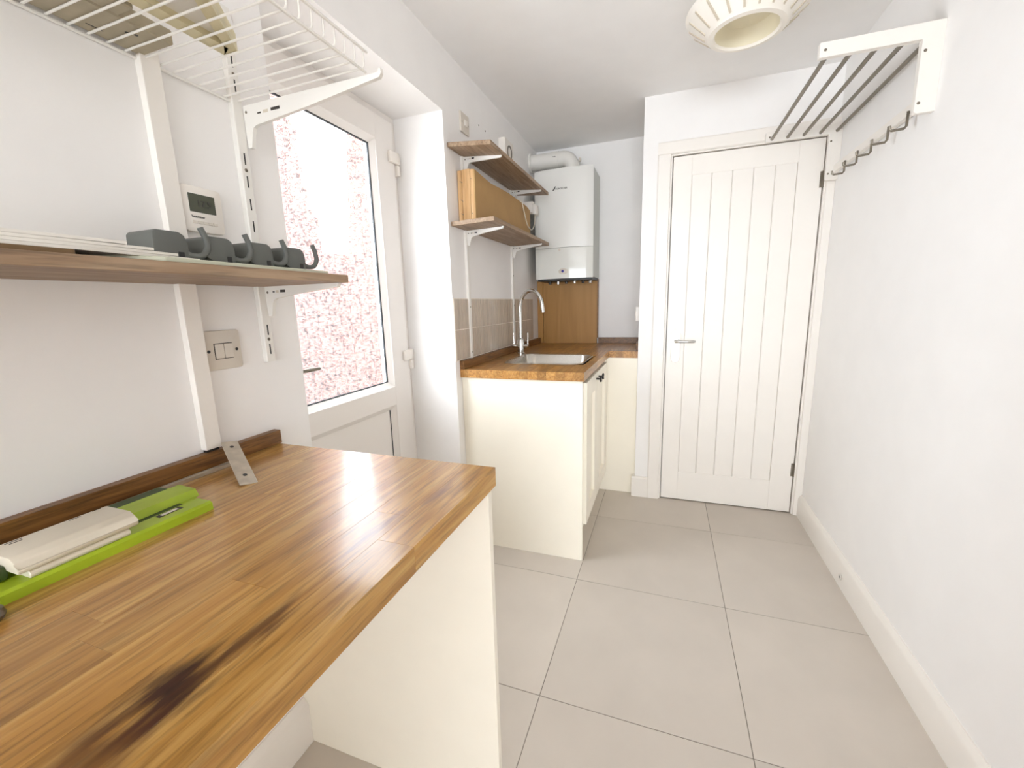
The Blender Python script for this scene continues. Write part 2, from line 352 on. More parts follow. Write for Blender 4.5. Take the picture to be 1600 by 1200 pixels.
# lever handle on chrome back plate
pl = [(x+.059, z+.955) for x, z in rrect(.043, .184, .0214, 8)]
hp = part('handle_plate', prism(pl, 'y', DY0-.006, DY0, .0015, 2), CHROME, dr, label='chrome lever handle plate')
for x, z in ((.050, 1.026), (.068, 1.026), (.050, .884), (.068, .884)):
    part('screw', lathe([(0, -.0012), (.0028, -.0012), (.0032, 0)], (x, DY0-.006, z), 10, 'y'), NICK, hp)
lv = lathe([(.011, 0), (.011, -.012), (.008, -.02), (.008, -.04)], (.059, DY0-.005, .985), 16, 'y')
tube([(.052, DY0-.043, .985), (.065, DY0-.046, .985), (.09, DY0-.047, .986), (.12, DY0-.045, .985), (.15, DY0-.043, .986), (.162, DY0-.041, .9865)], [.007, .009, .0085, .0075, .009, .006], 12, lv)
part('lever', lv, CHROME, dr, smooth=True, label='chrome lever')
for z in (1.788, .262):
    h = tube([(.7085, DY0-.004, z-.038), (.7085, DY0-.004, z+.038)], .005, 10)
    addbox(h, .694, .711, DY0-.0015, DY0+.001, z-.038, z+.038)
    part('hinge', h, NICK, dr, label='metal butt hinge')

# ================================================================= uPVC SIDE DOOR
ud = thing('door_2', (-1.19, 1.33, 0), kind='structure')
part('threshold', box(-1.24, -1.17, RV0, RV1, 0, .03), UPVC, ud)
part('jamb', box(-1.24, -1.178, RV0, .918, .03, RVZ), UPVC, ud)
part('jamb', box(-1.24, -1.178, 1.744, RV1, .03, RVZ), UPVC, ud)
part('head', box(-1.24, -1.178, .918, 1.744, 2.019, RVZ), UPVC, ud)
LY0, LY1, LZ0, LZ1, LX0, LX1 = .921, 1.741, .035, 2.016, -1.225, -1.160
GY0, GY1, GZ0, GZ1 = 1.045, 1.612, .868, 1.915       # glazed opening
PZ0, PZ1 = .16, .778
part('stile', box(LX0, LX1, LY0, GY0, LZ0, LZ1, .004, 2), UPVC, ud)
part('stile', box(LX0, LX1, GY1, LY1, LZ0, LZ1, .004, 2), UPVC, ud)
part('rail', box(LX0, LX1, GY0-.004, GY1+.004, GZ1, LZ1, .003), UPVC, ud)
part('rail', box(LX0, LX1, GY0-.004, GY1+.004, PZ1, GZ0, .003), UPVC, ud)
part('rail', box(LX0, LX1, GY0-.004, GY1+.004, LZ0, PZ0, .003), UPVC, ud)
def bead(y0, y1, z0, z1, x0, x1, wdt):
    """four mitred sloping beads round an opening"""
    o = [(y0, z0), (y1, z0), (y1, z1), (y0, z1)]; i = [(y0+wdt, z0+wdt), (y1-wdt, z0+wdt), (y1-wdt, z1-wdt), (y0+wdt, z1-wdt)]
    res = []
    for k in range(4):
        k2 = (k+1) % 4; bm = new()
        f = [bm.verts.new((x1, *o[k])), bm.verts.new((x1, *o[k2])), bm.verts.new((x0+.006, *i[k2])), bm.verts.new((x0+.006, *i[k]))]
        b = [bm.verts.new((x0, *o[k])), bm.verts.new((x0, *o[k2])), bm.verts.new((x0, *i[k2])), bm.verts.new((x0, *i[k]))]
        bm.faces.new(f); bm.faces.new(b[::-1])
        for a in range(4): bm.faces.new((f[a], b[a], b[(a+1) % 4], f[(a+1) % 4]))
        res.append(bm)
    return res
for b in bead(GY0, GY1, GZ0, GZ1, -1.188, -1.164, .020): part('glazing_bead', b, UPVC, ud)
for b in bead(GY0+.020, GY1-.020, GZ0+.020, GZ1-.020, -1.190, -1.1815, .004): part('gasket', b, GASK, ud)
for b in bead(GY0, GY1, PZ0, PZ1, -1.188, -1.164, .020): part('panel_bead', b, UPVC, ud)
part('gasket', box(-1.190, -1.1825, GY1-.024, GY1-.020, PZ0+.02, PZ1-.02), GASK, ud)
part('pane', box(-1.196, -1.190, GY0+.008, GY1-.008, GZ0+.008, GZ1-.008), OBSC, ud, label='obscured pattern glass')
part('lower_panel', box(-1.215, -1.185, GY0+.005, GY1-.005, PZ0+.005, PZ1-.005), UPVC, ud)
for z in (1.868, .996):
    hg = part('hinge', box(-1.162, -1.145, 1.690, 1.748, z-.022, z+.026, .006, 3), PLAST, ud, smooth=True, label='white flag hinge')
    part('hinge_knuckle', box(-1.178, -1.148, 1.742, 1.764, z-.068, z-.022, .004, 2), PLAST, hg, smooth=True)
    part('hinge_knuckle', box(-1.178, -1.146, 1.740, 1.766, z-.022, z+.028, .005, 2), PLAST, hg, smooth=True)
part('handle_plate', box(-1.160, -1.150, .965, .997, .92, 1.13, .003, 2), CHROME, ud)
lv = tube([(-1.155, .985, 1.028), (-1.112, .985, 1.028)], .008, 12); tube([(-1.112, .978, 1.028), (-1.108, 1.0, 1.028), (-1.106, 1.06, 1.026), (-1.106, 1.118, 1.026), (-1.107, 1.124, 1.026)], [.008, .008, .0065, .0065, .004], 12, lv)
part('lever', lv, NICK, ud, smooth=True, label='grey metal lever')

# passage outside: salmon brick wall
bw = thing('brick_wall', (-2.3, 1.5, -.1), 'salmon brick garden wall seen blurred through the obscured glass', 'wall')
part('mortar', box(-2.42, -2.303, 1.7, 3.6, -.1, 1.62), MORT, bw)
part('pier_mortar', prism([(1.7, 1.62), (2.48, 1.62), (2.26, 2.75), (1.7, 2.75)], 'x', -2.42, -2.303), MORT, bw)
part('pier_mortar', prism([(2.88, 1.62), (3.6, 1.62), (3.6, 2.75), (3.02, 2.75)], 'x', -2.42, -2.303), MORT, bw)
proto = None
for rw in range(38):
    for k in range(9):
        y = 1.8 + k*.225 + (rw % 2)*.1125; z = -.06 + rw*.075
        if rw < 4 or y > 3.5 or (z > 1.6 and 2.42-(z-1.6)*.2 < y < 2.92+(z-1.6)*.13): continue
        if proto is None: proto = part('brick', box(-2.36, -2.295, y-.1075, y+.1075, z-.0325, z+.0325, .003), BRICK, bw)
        else: dup(proto, (-2.3275, y, z), bw)
structure('ground_outside', box(-3.6, -1.24, -1.0, 4.2, -.16, -.1), GROUT, label='grey paving of the side passage')

# ================================================================= WORKTOPS
def staves(parent, x0, x1, y0, y1, z0, z1, mat, nrow, seed, holes=(), lens=(.28, .55)):
    rnd = random.Random(seed); wd = (x1-x0)/nrow
    for r in range(nrow):
        a, b = x0+r*wd, x0+(r+1)*wd
        y = y0 - rnd.random()*.3
        cuts = []
        while y < y1:
            l = rnd.uniform(*lens); s, e = max(y, y0), min(y+l, y1); y += l
            if e-s < .03: 
                if cuts and e > s: cuts[-1] = (cuts[-1][0], e)
                elif e > s: y = s
                continue
            cuts.append((s, e))
        if cuts: cuts[-1] = (cuts[-1][0], y1); cuts[0] = (y0, cuts[0][1])
        for s, e in cuts:
            segs = [(s, e)]
            for hx0, hx1, hy0, hy1 in holes:
                if b > hx0+.001 and a < hx1-.001:
                    ns = []
                    for p, q in segs:
                        if q <= hy0 or p >= hy1: ns.append((p, q)); continue
                        if p < hy0: ns.append((p, hy0))
                        if q > hy1: ns.append((hy1, q))
                    segs = ns
            for p, q in segs:
                if q-p > .004: part('stave', box(a, b, p, q, z0, z1, .0003), mat, parent)
ZN = .893
nt = thing('oak_worktop', (-.62, .0, ZN-.04), 'long oak block worktop with dark stain, lime green tray and metal rail lying on it', 'worktop')
staves(nt, -.93, -.32, -.95, .763, ZN-.040, ZN, OAKN, 10, 11, lens=(.3, .62))
tag(part('upstand', box(-.93, -.908, -.95, .770, ZN, ZN+.034, .001), OAKD), 'dark oak upstand strip along wall at the back of the long worktop', 'upstand')
sp = thing('support_panel', (-.62, .754, 0), 'cream end panel holding up the long oak worktop', 'panel')
part('board', box(-.929, -.331, .7455, .763, 0, ZN-.040, .0008), CREAM, sp)
sp2 = thing('support_panel', (-.62, -.92, 0), 'cream end panel under the open-plan end of the long worktop', 'panel')
part('board', box(-.911, -.331, -.94, -.922, 0, ZN-.040, .0008), CREAM, sp2)

ZF = .919
ft = thing('oak_worktop', (-.62, 2.4, ZF-.04), 'L-shaped oak block worktop around the inset sink below the boiler', 'worktop')
SK = (-.797, -.393, 2.063, 2.457)
staves(ft, -.93, -.327, 1.822, 3.19, ZF-.040, ZF, OAKF, 14, 5, holes=(SK,), lens=(.25, .5))
staves(ft, -.327, -.15, 2.664, 3.19, ZF-.040, ZF, OAKF, 4, 9, lens=(.2, .4))
tag(part('upstand', box(-.93, -.908, 1.822, 3.17, ZF, ZF+.042, .001), OAKD), 'long oak upstand strip below the slim taupe tiles', 'upstand')
tag(part('upstand', box(-.469, -.15, 3.190, YB, ZF-.04, ZF+.042, .001), OAKD), 'oak upstand strip along the alcove wall beside the plywood panel', 'upstand')
tag(part('upstand', box(-.170, -.15, 2.75, 3.188, ZF, ZF+.042, .001), OAKD), 'short oak upstand strip on the return wall under the switch', 'upstand')

# base cabinet under the sink
bc = thing('base_cabinet', (-.63, 2.2, 0), 'cream sink cabinet with two panelled doors and black star knobs', 'cabinet')
part('side_panel', box(-.929, -.337, 1.836, 1.854, 0, ZF-.040, .0006), CREAM, bc)
part('plinth', box(-.405, -.390, 1.854, 2.664, 0, .172), CREAM, bc)
part('carcass', box(-.92, -.345, 1.856, 2.62, .172, .70), CREAM, bc)
def shaker(y0, y1, z0, z1, ky):
    d = part('door', box(-.343, -.336, y0+.02, y1-.02, z0+.02, z1-.02), CREAM, bc)
    f = .078
    for a in ((y0, y0+f, z0, z1), (y1-f, y1, z0, z1), (y0+f, y1-f, z1-f, z1), (y0+f, y1-f, z0, z0+f)):
        part('frame_rail', box(-.343, -.321, a[0], a[1], a[2], a[3], .0012), CREAM, d)
    kn = new()
    for k in range(5):
        a = 2*math.pi*k/5+.3; tube([(-.300, ky, .838), (-.297, ky+.017*math.cos(a), .838+.017*math.sin(a))], [.006, .0035], 8, kn)
    lathe([(.005, -.022), (.005, 0), (.009, .004), (0, .008)], (-.300, ky, .838), 12, 'x', kn)
    part('knob', kn, DARK, d, smooth=True, label='black star-shaped knob')
shaker(1.862, 2.172, .178, .866, 2.135)
shaker(2.178, 2.545, .178, .866, 2.215)
part('filler', box(-.343, -.335, 2.548, 2.664, .178, .872), CREAM, bc)
ep = thing('corner_panel', (-.28, 2.673, 0), 'cream filler panel under the short arm of the L-shaped worktop', 'panel')
part('board', box(-.400, -.152, 2.666, 2.684, 0, ZF-.040, .0006), CREAM, ep)

# sink
sk = thing('inset_sink', (-.595, 2.26, ZF-.15), 'stainless steel inset sink with round corners in oak worktop', 'sink')
def ring_loft(loops):
    bm = new(); R = [[bm.verts.new((-.595+x, 2.26+y, z)) for x, y in lp] for lp, z in loops]
    n = len(R[0])
    for A, Bv in zip(R, R[1:]):
        for k in range(n): bm.faces.new((A[k], A[(k+1) % n], Bv[(k+1) % n], Bv[k]))
    bm.faces.new(R[-1]); return bm
bm = ring_loft([(rrect(.425, .415, .07), ZF+.0002), (rrect(.421, .411, .068), ZF+.0028), (rrect(.404, .394, .062), ZF+.0028), (rrect(.396, .386, .060), ZF-.004),
                (rrect(.372, .362, .058), ZF-.12), (rrect(.30, .29, .04), ZF-.145), (rrect(.06, .06, .028), ZF-.150)])
part('bowl', bm, STEEL, sk, smooth=True)
part('drain', lathe([(0, .003), (.012, .003), (.014, .001), (.036, .001), (.04, .004), (.042, 0)], (-.595, 2.26, ZF-.149), 24), CHROME, sk, smooth=True)

# tap
TX, TY = -.835, 2.47
tp_ = thing('mixer_tap', (TX, TY, ZF), 'chrome swan-neck mixer tap with two lever handles beside the sink', 'tap')
part('base', lathe([(0, 0), (.026, 0), (.026, .006), (.021, .012), (.021, .085), (.018, .095), (.0125, .1), (0, .1)], (TX, TY, ZF), 24), CHROME, tp_, smooth=True)
pts = [(TX, TY, ZF+.09), (TX, TY, ZF+.2), (TX, TY, 1.195)] + [(TX+.073-.073*math.cos(a), TY-.02*(1-math.cos(a))/2, 1.195+.105*math.sin(a)) for a in [math.pi*k/14 for k in range(1, 14)]] + [(TX+.150, TY-.02, 1.17)]
part('spout', tube(pts, [.0115]*(len(pts)-2)+[.0115, .0125], 14), CHROME, tp_, smooth=True)
for s in (-1, 1):
    hb = part('handle_arm', tube([(TX, TY, ZF+.05), (TX+s*.028, TY, ZF+.05), (TX+s*.050, TY, ZF+.05)], [.012, .011, .0125], 14), CHROME, tp_, smooth=True)
    part('lever', tube([(TX+s*.044, TY, ZF+.045), (TX+s*.045, TY, ZF+.07), (TX+s*.046, TY, ZF+.13)], [.006, .0045, .0055], 10), CHROME, hb, smooth=True)

# tiled splashback of finger tiles
tsb = thing('tiled_splashback', (-.926, 2.4, .963), 'splashback of slim upright taupe tiles in two rows behind the sink', 'splashback')
part('grout', box(XL-.001, -.9262, 1.780, 3.032, .962, 1.257), WGROUT, tsb)
proto = None; n = 43; pt = (3.030-1.782)/n
for zc in (1.037, 1.1825):
    for k in range(n):
        y = 1.782+pt*(k+.5)
        if proto is None: proto = part('tile', box(-.930, -.9232, y-pt/2+.0024, y+pt/2-.0024, zc-.0712, zc+.0712, .001), WTILE, tsb)
        else: dup(proto, (WP[proto].x, y, zc), tsb)

# ================================================================= BOILER CORNER
pp = thing('plywood_boxing', (-.70, 3.2, ZF), 'tan plywood boxing panel standing under the white boiler', 'panel')
part('panel', box(-.885, -.478, 3.178, 3.192, ZF, 1.385, .001), PLYP, pp)
part('side_strip', box(-.929, -.887, 3.172, 3.190, ZF, 1.385, .001), PLYP, pp)
part('edge_strip', box(-.478, -.470, 3.186, 3.208, ZF+.04, 1.385), OAKD, pp)

BX0, BX1, BZ0, BZ1 = -.868, -.470, 1.385, 2.083
bo = thing('wall_boiler', (-.67, 3.07, BZ0), 'white wall-hung combi boiler with bowed front and grey lower flap', 'boiler')
part('casing', box(BX0, BX1, 2.935, 3.205, BZ0+.005, BZ1-.004, .004, 2), BOILS, bo)
def bow(z0, z1, f, rr=.012):
    n = 18; poly = [(BX1, 2.94), (BX0, 2.94)]
    for k in range(n+1):
        u = -1+2*k/n; x = (BX0+BX1)/2 + u*(BX1-BX0)/2
        y = f - .028*(1-u*u) + (0.010*max(0, abs(u)-.94)/.06)
        poly.append((x, y))
    return prism(poly, 'z', z0, z1)
part('front_cover', bow(1.588, BZ1, 2.925), BOIL, bo, smooth=True)
fp = part('lower_flap', bow(BZ0, 1.585, 2.923), BOILF, bo, smooth=True)
part('catch', lathe([(0, -.002), (.008, -.002), (.009, 0)], (-.690, 2.8965, 1.572), 14, 'y'), PLASTG, fp)
bb = lathe([(0, -.005), (.022, -.004), (.027, 0)], (0, 0, 0), 28, 'y'); xform(bb, Matrix.Translation((-.664, 2.8965, 1.432)) @ Matrix.Diagonal((1.3, 1, .75, 1)))
bd = part('control_badge', bb, PLASTG, fp, smooth=True)
part('indicator_lens', lathe([(0, -.004), (.007, -.003), (.009, 0)], (-.668, 2.892, 1.432), 16, 'y'), BLUE, bd, label='blue indicator lens')
t = text_bm('WORCESTER', .0155); xform(t, Matrix.Translation((-.680, 2.8962, 1.957)) @ Matrix.Rotation(math.pi/2, 4, 'X'))
part('maker_lettering', t, INK, bo, label='small dark maker lettering')
sl = prism([(-.735, 1.948), (-.729, 1.948), (-.711, 1.972), (-.716, 1.974)], 'y', 2.8962, 2.905); part('maker_mark', sl, INK, bo)
for k, x in enumerate((-.80, -.74, -.68, -.62, -.56, -.51)):
    part('pipe_stub', lathe([(0, -.03), (.010, -.03), (.010, -.018), (.014, -.018), (.014, .012)], (x, 3.06, BZ0), 12), (DARK, CHROME)[k % 2], bo)
part('underside', box(BX0+.01, BX1-.006, 2.95, 3.18, BZ0-.012, BZ0+.006), DARK, bo)

fu = thing('boiler_flue', (-.66, 3.04, 2.08), 'white flue pipe elbow running from boiler top into the left wall', 'flue')
FZ = 2.185; FY = 3.06
part('pipe', tube([(XL, FY, FZ), (-.76, FY, FZ)], .05, 28), STEELW, fu, smooth=True)
part('collar', lathe([(.05, 0), (.053, 0), (.053, .05), (.05, .05)], (-.775, FY, FZ), 28, 'x'), STEELW, fu, smooth=True)
el = [(-.74, FY, FZ)] + [(-.700+.065*math.sin(a), FY, FZ-.065+.065*math.cos(a)) for a in [math.pi/2*k/8 for k in range(9)]] + [(-.635, FY, BZ1-.005)]
part('elbow', tube(el, .05, 28), STEELW, fu, smooth=True)
part('wall_collar', lathe([(.05, .0), (.062, .0), (.062, .012), (.05, .012)], (XL, FY, FZ), 28, 'x'), STEELW, fu, smooth=True)
for d in (0, .012): part('screw', lathe([(0, -.004), (.003, -.002), (.003, 0)], (-.755+d, FY-.0525, FZ+.006), 8, 'y'), DARK, fu)
part('test_cap', lathe([(0, .012), (.012, .012), (.013, 0)], (-.588, FY, FZ-.02), 14, 'x'), PLASTG, fu, smooth=True)

# ================================================================= SHELF UPRIGHTS, BRACKETS, SHELVES
def upright(name, yc, z0, z1, label, slots, screws):
    u = thing(name, (XL, yc, z0), label, 'shelf upright')
    W2 = .0125; f = XL+.013
    part('channel', prism([(XL, yc-W2), (f-.002, yc-W2), (f, yc-W2+.002), (f, yc+W2-.002), (f-.002, yc+W2), (XL, yc+W2)], 'z', z0, z1), STEELW, u)
    pr = None
    for z in slots:
        if pr is None: pr = part('slot', box(f-.004, f+.0004, yc-.0016, yc+.0016, z-.0125, z+.0125), DARK, u)
        else: dup(pr, (WP[pr].x, yc, z), u)
    for z in screws: part('screw', lathe([(0, .0018), (.003, .0012), (.0042, 0)], (f, yc, z), 10, 'x'), NICK, u)
    return u
def bracket(name, yc, ztop, length, label, group=None, root=.026, tab=.07, zt=0., x0=None, th=.009):
    """steel shelf bracket; zt = rise of its tip"""
    xa = XL+.013 if x0 is None else x0; xb = xa+length
    b = thing(name, (xa, yc, ztop-tab), label, 'shelf bracket', group)
    poly = [(xa, ztop), (xb-.006, ztop+zt), (xb-.004, ztop+zt+.007), (xb, ztop+zt+.007), (xb+.001, ztop+zt-.002), (xb-.004, ztop+zt-.009),
            (xa+length*.5, ztop+zt*.5-root*.72), (xa+.034, ztop-root-.002), (xa+.025, ztop-root-.006), (xa+.021, ztop-root-.014), (xa+.013, ztop-tab), (xa+.002, ztop-tab), (xa, ztop-tab*.6)]
    part('arm', prism(poly, 'y', yc-th/2, yc+th/2), STEELW, b)
    yf = yc-th/2
    part('rivet', lathe([(0, -.0008), (.003, -.0006), (.003, 0)], (xa+.008, yf, ztop-.014), 10, 'y'), NICK, b)
    for (a, c, zz, hh) in ((.024, .030, .013, .003), (.034, .042, .0125, .006), (.047, .062, .012, .006)):
        s = length/.215
        part('stamp_mark', box(xa+a*s, xa+c*s, yf-.0004, yf+.0002, ztop-zz*root/.026-hh/2, ztop-zz*root/.026+hh/2), (INK, SHADEG, INK)[(a > .03)+(a > .04)], b)
    return b
upright('shelf_upright', .779, 1.10, 1.87, 'white slotted shelf upright beside the glazed door reveal, carrying wire shelf',
        [1.131, 1.178] + [1.369+.049*k for k in range(5)] + [1.715, 1.764], [1.155, 1.541, 1.738])
upright('shelf_upright', 1.945, .955, 1.955, 'white shelf upright at the sink, next to door reveal edge', [1.53, 1.62], [.99, 1.215, 1.53])
upright('shelf_upright', 2.600, .955, 1.955, 'white shelf upright behind the tap, near the boiler', [], [1.215, 1.40])

def shelf(name, x0, x1, y0, y1, zb, zf, th, label):
    s = thing(name, (x0, (y0+y1)/2, zb), label, 'shelf')
    part('board', prism([(x0, zb), (x1, zf), (x1, zf+th), (x0, zb+th)], 'y', y0, y1, .0006), SHELFW, s); return s
shelf('wooden_shelf', -.928, -.680, -.60, .803, 1.281, 1.281, .017, 'long grey-oak shelf with papers and grey hook rail lying on it')
bracket('shelf_bracket', .790, 1.281, .222, 'white bracket under the long grey-oak shelf by the thermostat')
shelf('wooden_shelf', -.926, -.722, 1.80, 2.745, 1.906, 1.888, .018, 'upper grey-oak shelf over the sink, empty, sloping forward')
shelf('wooden_shelf', -.926, -.718, 1.80, 2.735, 1.577, 1.583, .018, 'lower grey-oak shelf over the sink, holding the tan fibreboard box')
for yc, zt, zs, lb in ((1.945, -.017, 1.906, 'sink-side bracket under the empty upper shelf, near door reveal'), (2.600, -.017, 1.906, 'bracket under the empty upper shelf, near boiler'),
                       (1.945, .005, 1.577, 'bracket under the lower sink shelf, near door reveal'), (2.600, .005, 1.577, 'bracket under the lower sink shelf, near boiler')):
    bracket('shelf_bracket', yc, zs-.001, .188, 'white '+lb, zt=zt)

# fibreboard box on the lower shelf
fb = thing('fibreboard_box', (-.89, 2.4, 1.597), 'tan fibreboard box with stapled pale wood end on the lower sink shelf', 'box')
part('end_block', box(-.905, -.864, 1.886, 1.925, 1.597, 1.833, .001), PLY, fb)
part('end_block', box(-.926, -.906, 1.884, 1.925, 1.597, 1.830, .001), PLY, fb)
part('end_cleat', box(-.863, -.8455, 1.886, 1.92, 1.600, 1.830, .001), PLY, fb)
poly = [(1.887, 1.597), (2.73, 1.597), (2.73, 1.806), (2.66, 1.818), (2.50, 1.822), (2.34, 1.824), (2.22, 1.820), (2.08, 1.813), (1.96, 1.822), (1.887, 1.828)]
part('side_sheet', prism(poly, 'x', -.8455, -.8405), CARD, fb)
part('bottom_sheet', box(-.915, -.8455, 1.925, 2.73, 1.597, 1.602), CARD, fb)
for z in (1.64, 1.70, 1.78):
    s = box(-.915, -.901, 1.8834, 1.8852, z-.0012, z+.0012); xform(s, Matrix.Translation((-.908, 0, z)) @ Matrix.Rotation(.6, 4, 'Y') @ Matrix.Translation((.908, 0, -z))); part('staple', s, NICK, fb)
for z in (1.64, 1.72, 1.79): part('nail', lathe([(0, -.001), (.002, -.001), (.002, 0)], (-.858, 1.886, z), 8, 'y'), NICK, fb)

# spur, fan box, cable, plugs on the left wall
sw = thing('fused_switch', (XL, 1.984, 2.015), 'white fused switch plate high on wall over the sink shelves', 'switch')
part('plate', box(XL, XL+.009, 1.940, 2.028, 2.018, 2.104, .002, 2), PLASTG, sw)
part('rocker', box(XL+.008, XL+.013, 1.975, 2.005, 2.05, 2.078, .002), PLAST, sw)
for y in (1.952, 2.016): part('screw', lathe([(0, .001), (.003, .0006), (.003, 0)], (XL+.009, y, 2.061), 8, 'x'), NICK, sw)
fx = thing('alarm_box', (XL, 2.5, 2.04), 'square white box with round dial on wall above the upper shelf', 'alarm')
part('case', box(XL, XL+.042, 2.435, 2.575, 2.03, 2.150, .004, 2), PLAST, fx)
part('dial_ring', lathe([(.030, 0), (.030, .003), (.038, .003), (.038, 0)], (XL+.042, 2.505, 2.085), 28, 'x'), NICK, fx)
for y, z, wh in ((2.166, 2.119, 'fused switch'), (2.248, 2.120, 'round-dial box')):
    tag(part('wall_plug', lathe([(0, .002), (.0035, .002), (.0045, 0)], (XL, y, z), 10, 'x'), NICK), 'tiny grey wall plug in wall above the sink shelves, the one nearer the '+wh, 'wall plug', 'wall plugs above the shelves')
pl_ = thing('plug_socket', (-.86, 2.845, 1.73), 'small white plug adaptor between the fibreboard box and boiler', 'plug')
part('body', box(-.929, -.850, 2.83, 2.885, 1.812, 1.885, .006, 2), PLAST, pl_, smooth=True)
part('plug_top', box(-.851, -.826, 2.82, 2.875, 1.800, 1.862, .005, 2), PLAST, pl_, smooth=True)
cb = [(-.836, 2.50, 1.822), (-.828, 2.53, 1.815), (-.825, 2.56, 1.766), (-.825, 2.62, 1.702), (-.825, 2.70, 1.684), (-.826, 2.76, 1.71), (-.830, 2.80, 1.76), (-.838, 2.835, 1.802)]
def smoothpts(P, n=6):
    P = [Vector(p) for p in P]; Q = [P[0]+(P[0]-P[1])] + P + [P[-1]+(P[-1]-P[-2])]; out = []
    for i in range(1, len(Q)-2):
        for k in range(n):
            t = k/n; a, b, c, d = Q[i-1:i+3]
            out.append(.5*((2*b)+(c-a)*t+(2*a-5*b+4*c-d)*t*t+(3*b-a-3*c+d)*t**3))
    return out + [P[-1]]
part('cable', tube(smoothpts(cb), .0028, 8), IVORY, pl_, smooth=True)

# socket on the side of the door wall
so = thing('wall_switch', (-.15, 2.71, 1.1), 'white switch plate on the narrow return beside the alcove', 'switch')
part('plate', box(-.178, -.15, 2.752, 2.832, 1.098, 1.188, .003), PLAST, so)
part('rocker', box(-.183, -.176, 2.775, 2.805, 1.125, 1.155, .002), PLASTG, so)

# ================================================================= NEAR LEFT WALL
tk = thing('cable_trunking', (-.922, .6, .93), 'white vertical cable trunking running down wall beside the thermostat', 'trunking')
part('cover', box(XL, XL+.017, .588, .622, ZN+.040, ZC, .001), GLOSS, tk)
part('end_gap', box(XL, XL+.012, .592, .618, ZN+.034, ZN+.0405), DARK, tk)
th = thing('thermostat', (XL, .665, 1.388), 'white digital thermostat with dark screen above the long grey-oak shelf', 'thermostat')
pl = [(.664+a, 1.433+b) for a, b in rrect(.084, .090, .008, 4)]
part('body', prism(pl, 'x', XL, XL+.014, .002, 2), PLAST, th, smooth=True)
sc = part('screen', box(XL+.013, XL+.0146, .636, .690, 1.427, 1.463), LCD, th, label='dark grey display')
t = text_bm('17.5', .018); xform(t, Matrix.Translation((XL+.0149, .666, 1.444)) @ Matrix.Rotation(math.pi/2, 4, 'Z') @ Matrix.Rotation(math.pi/2, 4, 'X')); part('digits', t, INK, sc)
t = text_bm('heatmiser', .0068); xform(t, Matrix.Translation((XL+.0143, .651, 1.418)) @ Matrix.Rotation(math.pi/2, 4, 'Z') @ Matrix.Rotation(math.pi/2, 4, 'X')); part('lettering', t, INK, th)
for k in range(5): part('button', box(XL+.013, XL+.0152, .638+.0107*k, .6475+.0107*k, 1.404, 1.410, .0006), PLASTG, th)
lp = thing('switch_plate', (XL, .662, 1.098), 'white square wall switch plate under the shelf beside trunking', 'switch')
pl = [(.664+a, 1.141+b) for a, b in rrect(.086, .086, .006, 4)]
part('plate', prism(pl, 'x', XL, XL+.008, .002, 2), PLASTG, lp, smooth=True)
part('recess', box(XL+.0076, XL+.0083, .644, .686, 1.1215, 1.1565), GREYD, lp)
part('rocker', box(XL+.008, XL+.0115, .6455, .6645, 1.123, 1.155, .001), PLASTG, lp)
part('rocker', box(XL+.008, XL+.0115, .6655, .686, 1.123, 1.155, .001), PLASTG, lp)
for y in (.632, .696): part('screw', lathe([(0, .001), (.0032, .0008), (.0036, 0)], (XL+.008, y, 1.140), 10, 'x'), DARK, lp)

# wire shelf
ws = thing('wire_shelf', (-.75, .3, 1.68), 'white coated wire shelf on wall bracket at the glazed door', 'wire shelf')
WZ = 1.682; r = .0019; proto = None
wy = [.782-.0262*k for k in range(42)]
for y in wy:
    if proto is None:
        proto = part('wire', tube([(-.925, y, WZ+.004), (-.582, y, WZ+.004), (-.577, y, WZ+.006), (-.575, y, WZ+.011), (-.575, y, WZ+.034)], r, 8), STEELW, ws, smooth=True); base = WP[proto].copy()
    else: dup(proto, (base.x, y, base.z), ws)
for (x, z, rr) in ((-.925, WZ, .003), (-.578, WZ, .0028), (-.572, WZ+.034, .0028), (-.76, WZ, .0028)):
    if x == -.76: continue
    part('rail', tube([(x, wy[-1]-.01, z), (x, .789, z)], rr, 10), STEELW, ws, smooth=True)
bracket('shelf_bracket', .796, WZ-.003, .372, 'large white bracket holding up the wire shelf', root=.042, tab=.088, zt=.0, th=.009)
# things lying on the wires
tr_ = thing('wedge_tray', (-.70, .5, WZ+.006), 'cream wedge-shaped tray with pale inside lying on the wire shelf', 'tray')
A, Bp, C, D = (-.785, .655), (-.752, .660), (-.580, .400), (-.785, .400)
A, Bp, C, D = (-.783, .652), (-.753, .655), (-.545, .375), (-.783, .375)
z0, z1 = WZ+.0062, WZ+.036
part('floor_sheet', prism([A, Bp, C, D], 'z', z0+.010, z0+.013), PAPER, tr_)
part('edge_strip', prism([A, (-.757, .640), (-.757, .375), D], 'z', z0, z1), CREAMB, tr_)
part('edge_strip', prism([A, Bp, C, (-.575, .375), (-.7575, .632)], 'z', z0, z1), CREAMB, tr_)
oc = thing('timber_offcut', (-.87, .45, WZ+.006), 'drab painted timber offcut with screw holes at the back of the wire shelf', 'timber')
part('plank', box(-.922, -.835, .18, .598, WZ+.0062, WZ+.030, .002), OFFCUT, oc)
part('plank', box(-.833, -.795, .18, .515, WZ+.0062, WZ+.040, .002), OFFCUT, oc)
for x, y in ((-.868, .545), (-.862, .555)): part('screw_hole', lathe([(0, -.0005), (.003, -.0005), (.003, .001)], (x, y, WZ+.0064), 10), DARK, oc)
part('saw_cut', box(-.900, -.898, .505, .528, WZ+.0058, WZ+.0075), DARK, oc)

